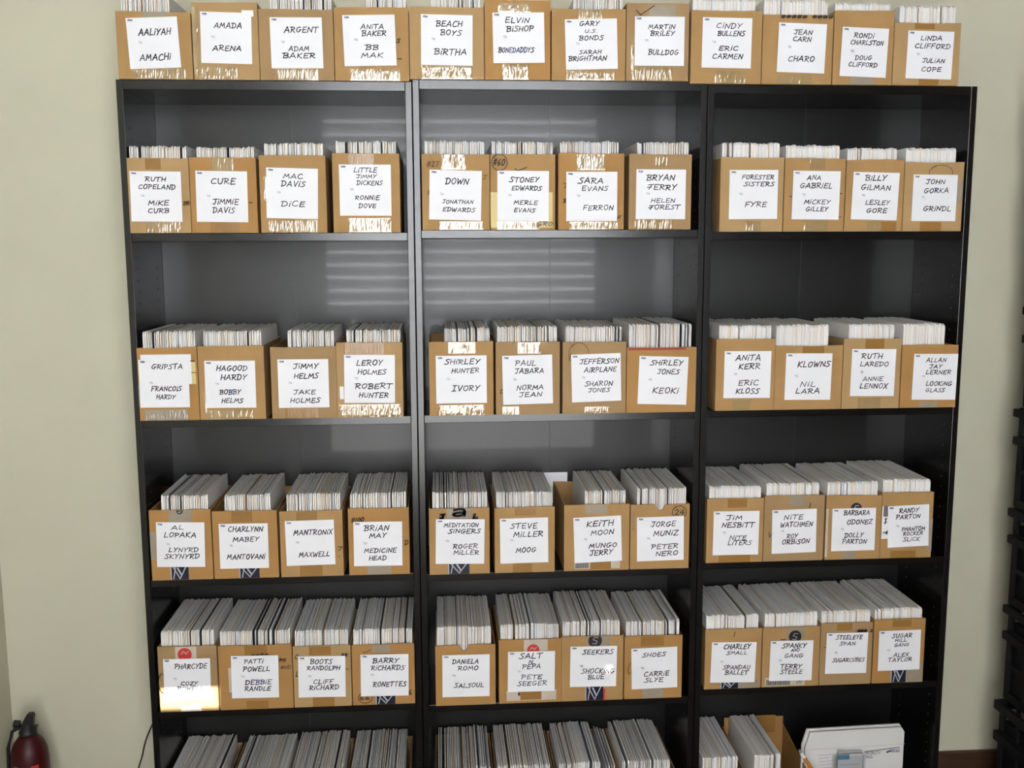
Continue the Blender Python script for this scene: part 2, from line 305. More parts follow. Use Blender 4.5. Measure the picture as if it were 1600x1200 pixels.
# cartons: row, case, x0, x1, height, label (x, z, width, height, tilt), sleeves (x0, x1, top) and the lettering lines (text, x0, x1, z, height); tenths of a millimetre
BOX = [
(1,0,117,2068,1738,(1086,930,1335,1313,2.5),(235,1530,2195),[('AALiYAH',-359,476,278,197),('AMACHi',-393,423,-368,198)]),
(1,0,2104,3834,2003,(2996,1076,1343,1325,-1.0),None,[('AMADA',-312,425,326,173),('ARENA',-361,399,-266,157)]),
(1,0,3851,5833,1846,(4854,968,1384,1324,0.5),(4144,5829,2227),[('ARGENT',-315,587,346,174),('ADAM',-222,333,-153,150),('BAKER',-379,484,-328,158)]),
(1,0,5855,7858,1919,(6803,1053,1405,1328,1.4),(6709,7832,2240),[('ANiTA',-220,403,355,150),('BAKER',-199,459,180,158),('BB',-118,235,-187,151),('MAK',-236,347,-396,151)]),
(1,1,7880,9903,1898,(8890,1027,1402,1327,-0.6),(8460,9811,2207),[('BEACH',-292,425,427,184),('BOYS',-175,403,193,159),('BiRTHA',-338,546,-311,185)]),
(1,1,9925,11726,2101,(10850,1107,1412,1330,1.0),None,[('ELViN',-355,303,460,168),('BiSHOP',-329,417,237,168),('BONEDADDYS',-560,416,-319,161)]),
(1,1,11762,13812,1897,(12855,959,1439,1335,1.8),(12364,13743,2217),[('GARY',-318,236,548,148),('U.S.',-177,173,345,106),('BONDS',-336,338,167,148),('SARAH',-346,276,-206,119),('BRiGHTMAN',-643,415,-375,153)]),
(1,1,13834,15582,2073,(14752,1057,1390,1311,0.1),None,[('MARTiN',-320,428,378,144),('BRiLEY',-259,421,208,153),('BULLDOG',-311,542,-295,162)]),
(1,2,15643,17645,1963,(16646,1092,1396,1347,-0.5),(15671,17481,2300),[('CiNDY',-313,410,455,162),('BULLENS',-270,499,252,154),('ERiC',-225,328,-144,154),('CARMEN',-398,463,-359,163)]),
(1,2,17668,19672,1875,(18777,974,1366,1331,-1.4),(17710,19539,2305),[('JEAN',-245,280,426,146),('CARN',-270,260,240,146),('CHARO',-372,380,-286,173)]),
(1,2,19703,21420,2010,(20575,876,1337,1332,-1.8),(19703,21342,2246),[('RONDi',-324,252,456,155),('CHARLSTON',-415,535,265,147),('DOUG',-255,230,-150,139),('CLiFFORD',-435,407,-337,139)]),
(1,2,21443,23371,1703,(22479,820,1337,1304,-1.0),(21602,23234,2193),[('LiNDA',-299,330,460,147),('CLiFFORD',-455,580,244,156),('JULiAN',-208,446,-152,140),('COPE',-224,361,-389,140)]),
(2,0,85,1834,2010,(944,982,1361,1347,-0.6),(225,1867,2327),[('RUTH',-271,282,462,137),('COPELAND',-458,529,257,145),('MiKE',-213,342,-171,146),('CURB',-235,334,-378,146)]),
(2,0,1854,3635,2032,(2704,979,1383,1371,-0.7),(2029,3717,2324),[('CURE',-286,380,411,180),('JiMMiE',-252,450,-134,172),('DAViS',-259,336,-364,173)]),
(2,0,3723,5521,2092,(4603,1065,1396,1364,-1.5),(3842,5457,2424),[('MAC',-235,293,465,155),('DAViS',-293,357,254,172),('DiCE',-297,346,-279,173)]),
(2,0,5701,7543,2149,(6596,1152,1415,1390,-0.1),(5786,7453,2474),[('LiTTLE',-298,336,544,147),('JiMMY',-237,319,371,121),('DiCKENS',-232,478,198,139),('RONNiE',-285,395,-202,139),('DOVE',-190,290,-420,140)]),
(2,1,8153,10028,2069,(9075,951,1445,1360,-1.5),(8226,9904,2431),[('DOWN',-277,366,381,192),('JONATHAN',-359,509,-179,123),('EDWARDS',-343,557,-393,132)]),
(2,1,10051,11867,2074,(10962,929,1441,1384,-0.4),(10069,11818,2425),[('STONEY',-377,452,447,158),('EDWARDS',-323,521,220,149),('MERLE',-263,420,-181,132),('EVANS',-254,345,-389,132)]),
(2,1,11958,13815,2106,(12895,917,1441,1362,0.1),(11953,13687,2432),[('SARA',-374,327,439,185),('EVANS',-283,464,219,150),('FERRON',-245,619,-313,160)]),
(2,1,13956,15736,2085,(14858,975,1414,1379,-0.2),(14197,15684,2422),[('BRYAN',-412,387,462,186),('fERRY',-371,452,197,177),('HELEN',-272,410,-172,133),('fOREST',-328,557,-359,151)]),
(2,2,16573,18398,2076,(17522,1040,1404,1375,0.2),(16605,18297,2489),[('FORESTER',-344,582,489,142),('SiSTERS',-283,598,293,143),('FYRE',-241,395,-270,161)]),
(2,2,18429,20194,2058,(19344,1020,1378,1364,-0.6),(18337,20053,2420),[('ANA',-291,129,493,152),('GABRiEL',-481,468,270,170),('MiCKEY',-339,430,-183,144),('GiLLEY',-282,374,-386,144)]),
(2,2,20225,21921,2018,(21080,994,1359,1341,-1.3),(20150,21754,2345),[('BiLLY',-324,303,509,180),('GiLMAN',-432,440,239,171),('LESLEY',-277,442,-179,145),('GORE',-238,378,-401,154)]),
(2,2,21943,23697,1954,(22838,944,1313,1316,-0.4),(21778,23501,2350),[('JOHN',-282,288,462,153),('GORKA',-328,410,209,163),('GRiNDL',-320,515,-299,164)]),
(3,0,92,1832,2044,(918,1048,1355,1347,-0.2),(338,1795,2489),[('GRiPSTA',-322,527,482,161),('FRANCOiS',-361,469,-147,153),('HARDY',-232,292,-373,144)]),
(3,0,1857,3668,2076,(2727,1003,1393,1331,-0.4),(1993,3604,2481),[('HAGOOD',-367,481,451,171),('HARDY',-254,460,203,180),('BOBBY',-304,282,-218,154),('HELMS',-256,336,-459,154)]),
(3,0,3845,5665,2025,(4748,999,1409,1376,-0.1),(4324,5663,2467),[('JiMMY',-267,430,493,172),('HELMS',-254,422,212,172),('JAKE',-290,334,-243,146),('HOLMES',-378,452,-480,164)]),
(3,0,5674,7525,2134,(6596,1103,1421,1370,-0.9),(5955,7486,2479),[('LEROY',-359,371,458,182),('HOLMES',-330,468,199,164),('ROBERT',-401,633,-199,174),('HUNTER',-300,533,-464,165)]),
(3,1,8274,10099,2120,(9184,1044,1441,1368,0.1),(8711,10103,2488),[('SHiRLEY',-463,536,512,174),('HUNTER',-272,511,259,156),('IVORY',-270,519,-247,193)]),
(3,1,10167,12005,2093,(11075,1013,1432,1410,1.1),(10149,11943,2516),[('PAUL',-343,253,476,175),('JABARA',-357,478,257,166),('NORMA',-322,460,-220,167),('JEAN',-248,406,-429,158)]),
(3,1,12086,13921,2075,(13053,1043,1430,1381,1.5),(12151,13814,2496),[('JEFFERSON',-469,670,477,175),('AiRPLANE',-344,592,231,167),('SHARON',-329,474,-171,158),('JONES',-240,397,-358,140)]),
(3,1,13945,15999,1892,(14995,939,1433,1396,-1.8),(14010,15862,2548),[('SHiRLEY',-382,568,516,176),('JONES',-174,473,257,168),('KEOKi',-284,477,-291,196)]),
(3,2,16557,18292,2091,(17477,1058,1382,1374,-0.4),(16642,18210,2464),[('ANiTA',-356,383,498,196),('KERR',-262,369,241,187),('ERiC',-259,339,-242,179),('KLOSS',-322,367,-477,179)]),
(3,2,18302,20314,1876,(19292,976,1376,1369,-0.6),(18319,19909,2467),[('KLOWNS',-333,633,370,197),('NiL',-234,231,-218,170),('LARA',-358,362,-422,180)]),
(3,2,20338,22070,2062,(21229,1068,1328,1391,-0.6),(20510,21889,2470),[('RUTH',-369,263,491,179),('LAREDO',-404,456,255,160),('ANNiE',-302,312,-180,152),('LENNOX',-377,460,-394,171)]),
(3,2,22102,24015,1861,(23108,919,1337,1363,-0.6),(22035,23439,2456),[('ALLAN',-292,317,499,152),('JAY',-182,208,310,142),('LERNER',-279,488,143,152),('LOOKiNG',-256,536,-200,153),('GLASS',-258,329,-395,134)]),
(4,0,267,1987,2066,(1126,1058,1351,1318,-1.4),(578,1922,2443),[('AL',-256,106,506,150),('LOPAKA',-458,446,285,169),('LYNYRD',-340,494,-154,151),('SKYNYRD',-452,522,-343,161)]),
(4,0,2025,3850,1996,(2900,973,1380,1328,-0.3),(2350,3675,2427),[('CHARLYNN',-427,552,500,179),('MABEY',-303,438,201,161),('MANTOVANi',-485,593,-317,171)]),
(4,0,3920,5710,1953,(4781,1020,1393,1334,0.6),(4116,5691,2412),[('MANTRONiX',-457,650,310,180),('MAXWELL',-335,547,-349,172)]),
(4,0,5872,7621,1982,(6721,941,1399,1320,-0.5),(5921,7557,2396),[('BRiAN',-391,326,477,191),('MAY',-243,254,247,162),('MEDiCiNE',-401,536,-195,163),('HEAD',-262,241,-424,154)]),
(4,1,8200,9959,1984,(9097,998,1418,1340,-1.2),(8299,9931,2420),[('MEDiTATiON',-473,528,495,144),('SiNGERS',-342,591,312,154),('ROGER',-203,512,-141,164),('MiLLER',-187,552,-325,155)]),
(4,1,10111,11874,1969,(10970,981,1413,1358,0.5),(10165,11836,2393),[('STEVE',-395,394,443,183),('MiLLER',-304,557,188,184),('MOOG',-240,349,-285,175)]),
(4,1,12154,14092,2007,(13144,961,1412,1379,1.9),(12760,14008,2370),[('KEiTH',-317,480,479,203),('MOON',-196,483,208,175),('MUNGO',-263,570,-183,166),('JERRY',-246,445,-399,186)]),
(4,1,14123,15888,1962,(15014,935,1402,1339,0.7),(14308,15811,2409),[('JORGE',-278,460,445,185),('MUNiZ',-206,534,164,185),('PETER',-276,537,-236,167),('NERO',-136,528,-449,167)]),
(4,2,16413,18126,1962,(17290,916,1383,1340,-0.3),(16486,18073,2293),[('JiM',-309,180,466,166),('NESBiTT',-433,547,244,176),('NiTE',-193,322,-149,157),('LiTERS',-237,483,-298,158)]),
(4,2,18149,19977,2012,(19057,928,1357,1338,0.9),(18217,19856,2353),[('NiTE',-318,273,437,177),('WATCHMEN',-422,567,212,177),('ROY',-220,113,-143,158),('ORBiSON',-363,480,-320,168)]),
(4,2,20034,21731,1972,(20878,936,1339,1311,0.2),(20052,21647,2349),[('BARBARA',-322,482,516,167),('ODONEZ',-212,569,232,168),('DOLLY',-269,314,-175,169),('PARTON',-335,417,-369,169)]),
(4,2,21747,23338,2031,(22570,1002,1272,1283,1.9),(21802,23320,2386),[('RANDY',-288,323,486,168),('PARTON',-384,366,294,158),('PHANTOM',-203,524,-93,139),('ROCKER',-161,462,-237,129),('SLiCK',-157,366,-414,140)]),
(5,0,295,1977,2001,(1115,1012,1336,1257,-0.8),(372,1901,2413),[('PHARCYDE',-340,586,391,176),('COZY',-185,304,-127,137),('POWELL',-286,460,-275,147)]),
(5,0,2016,4137,1962,(3061,1016,1358,1300,-0.8),(2061,4104,2348),[('PATTi',-301,251,479,157),('POWELL',-335,439,241,167),('DEBBiE',-285,476,-164,168),('RANDLE',-304,449,-362,158)]),
(5,0,4166,5842,1880,(4995,950,1372,1264,-0.9),(4151,5780,2300),[('BOOTS',-335,307,467,168),('RANDOLPH',-431,532,268,158),('CLiFF',-251,331,-153,159),('RiCHARD',-371,493,-332,169)]),
(5,0,5876,7706,1867,(6827,930,1406,1292,-0.8),(5907,7679,2267),[('BARRY',-347,418,457,178),('RiCHARDS',-396,591,232,169),('RONETTES',-344,635,-277,179)]),
(5,1,8325,10109,1875,(9228,940,1404,1313,-0.5),(8323,10078,2383),[('DANiELA',-402,382,455,169),('ROMO',-241,368,238,160),('SALSOUL',-347,535,-299,161)]),
(5,1,10210,12080,1990,(11177,1003,1407,1257,-0.5),(10203,12012,2392),[('SALT',-355,321,489,190),('N',-76,44,314,130),('PEPA',-266,286,162,171),('PETE',-298,327,-170,161),('SEEGER',-407,474,-367,161)]),
(5,1,12090,13955,2030,(13045,1095,1405,1271,-0.8),(12108,13901,2446),[('SEEKERS',-337,597,455,171),('SHOCKiNG',-359,646,-140,182),('BLUE',-161,334,-331,162)]),
(5,1,13992,15752,1984,(14897,981,1396,1289,1.1),(14037,15684,2385),[('SHOES',-364,353,428,152),('CARRiE',-318,450,-180,173),('SLYE',-295,268,-369,163)]),
(5,2,16453,18190,1893,(17318,856,1376,1281,-1.4),(16482,18149,2265),[('CHARLEY',-317,513,503,183),('SMALL',-218,415,305,132),('SPANDAU',-309,524,-154,163),('BALLET',-236,473,-322,164)]),
(5,2,18224,20001,1899,(19110,846,1328,1278,-0.7),(18296,19957,2284),[('SPANKY',-297,451,482,173),('AND',-26,258,339,112),('GANG',-217,367,161,153),('TERRY',-325,339,-180,174),('STEELE',-318,368,-350,154)]),
(5,2,20024,21644,1975,(20833,1028,1294,1299,-0.6),(20024,21608,2306),[('STEELEYE',-352,476,508,153),('SPAN',-231,262,305,143),('SUGARCUBES',-429,578,-219,144)]),
(5,2,21690,23299,2040,(22492,1063,1319,1280,0.5),(21670,23302,2332),[('SUGAR',-248,389,469,154),('HiLL',-151,228,326,123),('GANG',-170,300,176,123),('ALEX',-182,300,-147,144),('TAYLOR',-343,408,-301,145)]),
]

# extra marks and strips on single cartons, in fractions of the carton's front (0..1 across, 0..1 up)
# ('t',x0,x1,z0,z1,material,wrinkle) tape   ('p',x0,x1,z0,z1,material) old paper label   ('d',x,z,r,material) round sticker
# ('w',text,x0,x1,z,h,ink) scribble   ('o',x,z,rx,rz,ink) pen ring   ('n',x) thumb notch   ('r',) stained rim   ('k',x0,x1) navy printed tape below the label
X = {
(1,0):[('t',.2,.9,.0,.17,'tape',1.3),('t',.35,.7,.82,1,'tapeg',.4)],
(1,1):[('t',.1,.66,0,.17,'tape',1),('t',0,.1,.05,.95,'tape',.5),('p',.76,.94,.82,.9,'label')],
(1,2):[('t',.22,.78,0,.17,'tape',1)],(1,3):[('t',.2,.88,0,.17,'tape',1.5),('w','S',.84,.88,.55,.05,'ink'),('w','-',.84,.9,.3,.03,'ink')],
(1,4):[('t',.15,.84,0,.2,'tape',1.6)],(1,5):[('t',.27,.67,0,.2,'tape',1.8),('t',.2,.7,.83,.97,'tape',.8)],
(1,6):[('t',.2,.86,0,.14,'tape',1.7),('t',.35,.69,.84,1,'tape',1.3)],(1,7):[('t',.1,.75,0,.18,'tape',1),('t',.08,.13,.08,.5,'tape',1),('t',.37,.78,.82,.98,'tapeg',.4),('w','v',.15,.34,.9,.12,'ink')],
(1,8):[('t',.35,.8,0,.18,'tape',1)],(1,9):[('t',.22,.72,0,.14,'tape',.9),('w','##### ####',.25,.98,.97,.05,'ink')],
(1,10):[('t',.3,.7,0,.12,'tapeg',.4)],(1,11):[('t',.4,.7,0,.12,'tapeb',.3),('t',.3,.6,.9,1,'tapeb',.3)],
(2,0):[('t',.25,.82,0,.17,'tape',1.4),('t',.3,.55,.85,1,'tapeb',.2),('w','DR',.9,.99,.4,.05,'faint')],
(2,1):[('t',.35,.66,.82,1,'tape',.7),('t',.28,.72,0,.15,'tapeb',.3),('w','-',.88,.93,.4,.03,'ink')],
(2,2):[('t',.1,.85,0,.17,'tape',1),('t',.05,.1,.4,.75,'tape',.7)],(2,3):[('t',.24,.62,.86,1,'tapeb',.6),('t',.22,.86,0,.19,'tape',1.2)],
(2,4):[('t',.29,.65,.8,1,'tape',1.5),('t',.25,.9,0,.12,'tape',1.2),('w','#27',.08,.25,.87,.07,'faint'),('w','J',.91,.95,.7,.05,'faint'),('w','VS',.09,.11,.5,.06,'faint')],
(2,5):[('p',.0,.96,.03,.5,'yellow'),('t',.1,.75,.0,.12,'tape',1.2),('o',.14,.89,.12,.1,'ink'),('w','#60',.05,.22,.9,.09,'ink'),('w','v',.38,.5,.81,.05,'ink'),('w','GR0',.72,.95,.08,.06,'bar')],
(2,6):[('t',.28,.7,.78,.99,'tape',1.9),('t',.17,.92,0,.11,'tape',1.6),('w','7',.08,.13,.58,.06,'ink'),('w','R',.08,.12,.38,.06,'ink'),('w','F',.9,.95,.16,.05,'ink')],
(2,7):[('t',.42,.62,.84,.98,'tape',1),('t',.1,.72,0,.14,'tape',1.4)],(2,8):[('t',.42,.66,0,.15,'tape',1)],
(2,9):[('t',.4,.66,.85,1,'tape',.8),('t',.34,.74,0,.17,'tape',.8),('w','-',.9,.95,.52,.03,'ink'),('w','-',.08,.12,.48,.03,'ink'),('w','-',.9,.95,.2,.03,'blue')],
(2,10):[('t',.4,.64,0,.15,'tape',.8),('t',.64,.9,0,.14,'tapeb',.2)],(2,11):[('t',.3,.66,0,.14,'tapeb',.4),('p',.9,.99,.4,.72,'tapeg'),('o',.6,.85,.2,.1,'faint')],
(3,0):[('p',.03,.97,.50,.80,'yellow'),('p',.06,.90,.5,.91,'label'),('w','-',.88,.96,.82,.03,'ink'),('w','-',.9,.97,.66,.03,'ink'),('t',.08,.8,0,.16,'tapeg',1.6),('t',.0,.25,.2,.5,'tapeg',.3)],
(3,1):[('t',.1,.8,0,.14,'tape',.8),('t',.06,.1,.08,.35,'tape',1.4)],(3,2):[('t',.2,.7,0,.15,'tapeb',.4)],
(3,3):[('t',.12,.72,.84,1,'tapeb',.5),('t',.03,.96,0,.18,'tape',1.3),('p',.18,.36,.02,.16,'tapew'),('p',.04,.1,.25,.42,'label')],
(3,4):[('t',.3,.72,.84,1,'tape',1),('t',.15,.85,0,.15,'tape',1.2)],(3,5):[('t',.34,.7,.84,1,'tape',1),('t',.1,.36,0,.12,'tape',.8),('w','C',.07,.1,.33,.06,'ink')],
(3,6):[('t',.35,.75,0,.1,'tape',1.3),('o',.25,.83,.16,.15,'faint'),('w','1',.11,.13,.8,.1,'ink')],(3,7):[('r',)],
(3,8):[('t',.3,.6,0,.15,'tape',.7)],(3,9):[('t',.4,.72,.88,1,'tapeb',.4)],(3,10):[('t',.37,.7,.86,1,'tapeb',.3),('t',.28,.68,0,.16,'tape',.8)],(3,11):[('t',.35,.68,0,.1,'tapeg',.4)],
(4,0):[('t',.32,.7,.82,1,'tapeg',.5),('d',.5,.985,.055,'black'),('k',.32,.6),('t',0,.09,.3,.7,'tapeg',.2)],
(4,1):[('t',.3,.62,.84,1,'tapeb',.3),('k',.4,.7)],(4,2):[('t',.27,.6,.86,1,'tapeb',.2),('t',.3,.66,0,.18,'tapeb',.2),('w','r',.9,.95,.42,.06,'ink') if False else ('w','7',.91,.98,.42,.06,'ink'),('w','.',.92,.95,.32,.04,'ink')],
(4,3):[('w','#100',.06,.26,.84,.07,'ink'),('t',.3,.7,0,.15,'tapeg',.2),('w','D',.93,.98,.48,.08,'ink')],
(4,4):[('t',.3,.7,.84,1,'tapeg',.3),('w','a',.38,.62,.94,.11,'logo'),('w','L',.74,.8,.88,.06,'logo'),('w','J',.19,.25,.88,.06,'logo'),('k',.32,.66)],
(4,5):[('t',.34,.68,.88,1,'tapeb',.2),('t',.3,.62,0,.15,'tapeb',.4)],
(4,6):[('t',.32,.66,.86,1,'tapeg',.2),('p',.16,.86,.03,.16,'tapew'),('p',.17,.38,.04,.14,'bar'),('t',.4,.72,.02,.15,'tapeb',.3)],
(4,7):[('n',.5),('o',.82,.88,.12,.09,'ink'),('w','24',.74,.9,.88,.08,'ink'),('t',.02,.07,.6,.95,'tape',.6)],
(4,8):[('t',.36,.7,.86,1,'tapeb',.2),('t',.22,.78,0,.15,'tapeb',.2)],(4,9):[('t',.42,.66,.84,1,'tapeg',.3),('w','1',.74,.76,.85,.08,'ink'),('w','V',.07,.13,.42,.08,'ink')],
(4,10):[('d',.54,.8,.1,'black'),('t',.32,.56,0,.13,'tapeg',.3),('p',.0,.04,.05,.8,'tapew')],
(4,11):[('p',.01,.2,.3,.8,'label'),('p',.03,.15,.64,.8,'bar'),('w','$',.04,.1,.58,.08,'ink'),('w','-4',.03,.12,.4,.05,'ink'),('t',.2,.7,0,.12,'tapeb',.3),('t',.9,1,.1,.6,'tapeg',.2)],
(5,0):[('t',.3,.66,.8,1,'tapew',.4),('d',.46,.875,.12,'red'),('t',.35,.7,0,.1,'tapew',.7),('o',.06,.45,.06,.14,'ink')],
(5,1):[('t',.36,.66,.86,1,'tapeb',.2),('p',.13,.3,.28,.66,'tapew'),('w','####',.45,.68,.85,.05,'ink'),('w','P0',.83,.92,.76,.05,'faint'),('w','#ND',.85,.98,.65,.05,'faint'),('t',.36,.66,0,.14,'tapeb',.3)],
(5,2):[('t',.28,.66,.85,1,'tapeb',.2),('t',.32,.7,0,.17,'tapeb',.5),('w','(' if False else 'C',.04,.1,.84,.08,'ink'),('w','##',.84,.94,.84,.06,'ink'),('w','-',.9,.97,.62,.03,'ink'),('w','L',.05,.1,.56,.08,'ink')],
(5,3):[('t',.33,.62,.86,1,'tapeg',.2),('o',.2,.13,.11,.085,'ink'),('w','66',.12,.27,.13,.07,'ink'),('k',.38,.68),('w','.86',.76,.95,.19,.07,'ink'),('w','v',.18,.26,.9,.05,'faint')],
(5,4):[('n',.48)],(5,5):[('t',.4,.78,.82,1,'tapew',.3),('d',.55,.83,.1,'red'),('p',.12,.92,.04,.2,'tapew'),('t',.34,.68,.05,.19,'tapeb',.3),('w','b',.3,.34,.16,.06,'ink') if False else ('w','6',.31,.34,.16,.06,'ink')],
(5,6):[('t',.4,.78,.85,1,'tapeg',.3),('d',.54,.93,.11,'black'),('k',.4,.68),('p',.68,.71,0,.18,'red')],
(5,7):[('t',.28,.68,.84,1,'tapeb',.2),('t',.32,.68,0,.17,'tapeg',.3),('w','C',.06,.12,.5,.2,'faint')],
(5,8):[('w','1',.5,.52,.92,.08,'ink'),('k',.3,.6),('t',.6,.95,0,.16,'tapeg',.2)],
(5,9):[('t',.42,.72,.82,1,'tapeg',.3),('d',.56,.84,.11,'black'),('p',.06,.76,.02,.16,'tapew'),('p',.08,.5,.03,.13,'bar'),('w','20',.6,.7,.09,.06,'bar'),('w','-',.3,.4,.8,.03,'ink')],
(5,10):[('t',.3,.6,.88,1,'tapeb',.3),('w','### 2',.7,.98,.87,.04,'ink'),('w','-',.06,.1,.62,.03,'ink')],
(5,11):[('t',.35,.72,.88,1,'tapeb',.3),('k',.38,.66),('t',.66,.98,0,.3,'tapeg',.2)],
}
BLUE = {(1,5,2):range(1,8),(3,1,2):range(2,4),(5,1,2):range(2,4),(2,11,1):range(2,4)}
FYR = {1:-0.006,2:-0.006,3:-0.012,4:-0.006,5:-0.006,6:-0.006}
SHELF = {1:'tops',2:'top shelf',3:'second shelf',4:'third shelf',5:'fourth shelf',6:'bottom shelf'}
ORD = ('first','second','third','fourth')
NTH12 = ('leftmost','second','third','fourth','fifth','sixth','seventh','eighth','ninth','tenth','eleventh','rightmost')
def place_of(row, i):
    if row == 1: return f'{NTH12[i]} from left atop the bookcases' if 0 < i < 11 else f'{NTH12[i]} atop the bookcases'
    return f'{ORD[i%4]} on {SHELF[row]} of {WHICH[i//4]} bookcase'
LOOK = {(1,5):'tall cardboard box with one blue-inked label word',(1,7):'cardboard box with inked check mark',(2,5):'cardboard box with yellow paper strip and ringed number',
 (2,4):'cardboard box with wide shiny tape at rim',(2,6):'cardboard box with bright silvery tape at rim',(3,0):'cardboard box with old yellow label behind white one',(3,7):'cardboard box with red-stained rim',(4,0):'cardboard box with navy tape foot',
 (4,1):'cardboard box with navy tape below label',(4,4):'cardboard box with printed logo at rim',(4,6):'cardboard box with barcode strip',(4,7):'cardboard box with notch and ringed number',
 (4,10):'cardboard box with black half-disc sticker',(4,11):'cardboard box with torn label edge',(5,0):'sunlit cardboard box with red sticker',(5,3):'cardboard box with ringed 66',(5,4):'cardboard box with thumb notch',
 (5,5):'cardboard box with red sticker',(5,6):'cardboard box with round black sticker and navy tape',(5,8):'cardboard box with navy tape foot',(5,9):'cardboard box with round black sticker and barcode',(5,11):'cardboard box with navy tape foot'}

def tape_mesh(m, x0, x1, z0, z1, y, mt, wr, rnd):
    nx = max(4, int((x1-x0)/0.0028)); nz = max(3, int((z1-z0)/0.006)); vs = []; fs = []
    col = [rnd.uniform(0,1) for _ in range(nx+1)]
    for j in range(nz+1):
        for i in range(nx+1):
            e = 0 if i in (0,nx) or j in (0,nz) else 1
            a = wr*0.0005*(col[i]*(.55+.45*math.sin(j*.7+col[i]*9)) + .7*rnd.random())
            vs.append((x0+(x1-x0)*i/nx, y-0.0003-e*a, z0+(z1-z0)*j/nz))
    for j in range(nz):
        for i in range(nx):
            q = j*(nx+1)+i; fs.append((q, q+1, q+nx+2, q+nx+1))
    m.add(vs, fs, mt)

def carton(m, x0, x1, y0, y1, z0, z1, mt, rnd, notch=None, front=None):
    """open carton: four walls and a bottom, uneven cut rim"""
    t = 0.0035; n = 14 if notch is None else 54
    def strip(ax, ay, bx, by, nx_, ny_, nt=None, shave=0.0):
        vs = []; fs = []; w1, w2 = rnd.uniform(-.0012,.0012), rnd.uniform(0,6)
        for i in range(n+1):
            f = i/n; x, y = ax+(bx-ax)*f, ay+(by-ay)*f
            top = (z1 if front is None else z0+front+(z1-z0-front)*max(0,(y-y0)/(y1-y0))) + w1*math.sin(f*5+w2) + rnd.uniform(-.0004,.0004) - shave
            if nt is not None and abs(f-nt) < .075: top -= 0.017*math.sqrt(max(0, 1-((f-nt)/.075)**2))+.001
            vs += [(x,y,z0),(x,y,top),(x+nx_*t,y+ny_*t,z0),(x+nx_*t,y+ny_*t,top)]
        for i in range(n):
            a = 4*i; c = a+4
            fs += [(a,c,c+1,a+1),(c+2,a+2,a+3,c+3),(a+1,c+1,c+3,a+3),(a,a+2,c+2,c)]
        fs += [(0,1,3,2),(4*n,4*n+2,4*n+3,4*n+1)]
        m.add(vs, fs, mt)
    strip(x0,y0,x1,y0,0,1,notch); strip(x1,y1,x0,y1,0,-1)
    strip(x0,y1-t-.0002,x0,y0+t+.0002,1,0,None,.0015); strip(x1,y0+t+.0002,x1,y1-t-.0002,-1,0,None,.0015)
    m.box(x0+t,x1-t,y0+t,y1-t,z0,z0+t,mt)

SL_KINDS = {0:(['s_white','s_cool','s_cream','s_pink','s_grey','s_dark','s_brown'],[.40,.15,.18,.13,.09,.04,.01]),
            1:(['s_white','s_cool','s_cream','s_pink','s_grey','s_dark','s_brown'],[.40,.14,.18,.13,.09,.05,.01]),
            2:(['s_white','s_cool','s_cream','s_pink','s_grey','s_dark','s_brown'],[.52,.16,.17,.10,.03,.01,.01])}
def sleeve_shape(x0, x1, y0, y1, z0, z1, lean):
    """one upright paper sleeve: thin slab with eased top front corner; lean shifts its top sideways"""
    q = [(y0,z0),(y1,z0),(y1,z1-.004),(y1-.004,z1),(y0+.005,z1),(y0,z1-.006)]
    vs = [(x0+lean*(z-z0),y,z) for y,z in q]+[(x1+lean*(z-z0),y,z) for y,z in q]; k = 6
    return vs, [(0,1,2,3,4,5),(11,10,9,8,7,6)]+[(i,i+k,(i+1)%k+k,(i+1)%k) for i in range(k)]
REST = MB(); PENDING = []; COUNT = [0]
def fill_sleeves(a, e, y0, y1, z0, ztop, case, rnd, label, group, single, pitch=0.0046, gapf=1.0, leans=0.0, dip=0.0):
    """sleeves standing across a carton from x = a to e"""
    kinds, wts = SL_KINDS[case]; x = a; blk = rnd.uniform(-.002,.002); left = rnd.randint(4,12); lean0 = leans
    while x < e-0.0015:
        t = min(pitch*rnd.uniform(.55,1.25), e-x)
        left -= 1
        if left <= 0: blk = rnd.uniform(-.003,.003); left = rnd.randint(3,12); x += rnd.uniform(.0002,.0012)*gapf
        if x+t > e+.0002: break
        f = (x-a)/max(e-a,1e-4)
        z1 = ztop+blk*.5+rnd.uniform(-.0022,.0022)-dip*math.sin(math.pi*f)
        ys = y0+abs(blk)*.8+rnd.uniform(0,.003)
        kd = rnd.choices(kinds, wts)[0] if a+.006 < x < e-.010 else 's_white'; th = t*((rnd.choice((.86,.86,.86,.7) if single else (.8,.8,.8,.55)) if case < 2 else .90) if kd not in ('s_dark','s_brown') else .3)
        vs, fs = sleeve_shape(x, x+th, ys, y1+rnd.uniform(-.006,0), z0, z1, leans*(1-.6*f))
        if single and COUNT[0] < 300:
            COUNT[0] += 1
            cx = x+t/2; cy = (ys+y1)/2
            s = MB(); s.add([(v[0]-cx, v[1]-cy, v[2]-z0) for v in vs], fs, M[kd]); o = s.build('paper_sleeve'); o.location = (cx, cy, z0)
            tag(o, label, 'paper sleeve', group)
        else: REST.add(vs, fs, M[kd])
        x += t+rnd.uniform(.0,.0005)*gapf

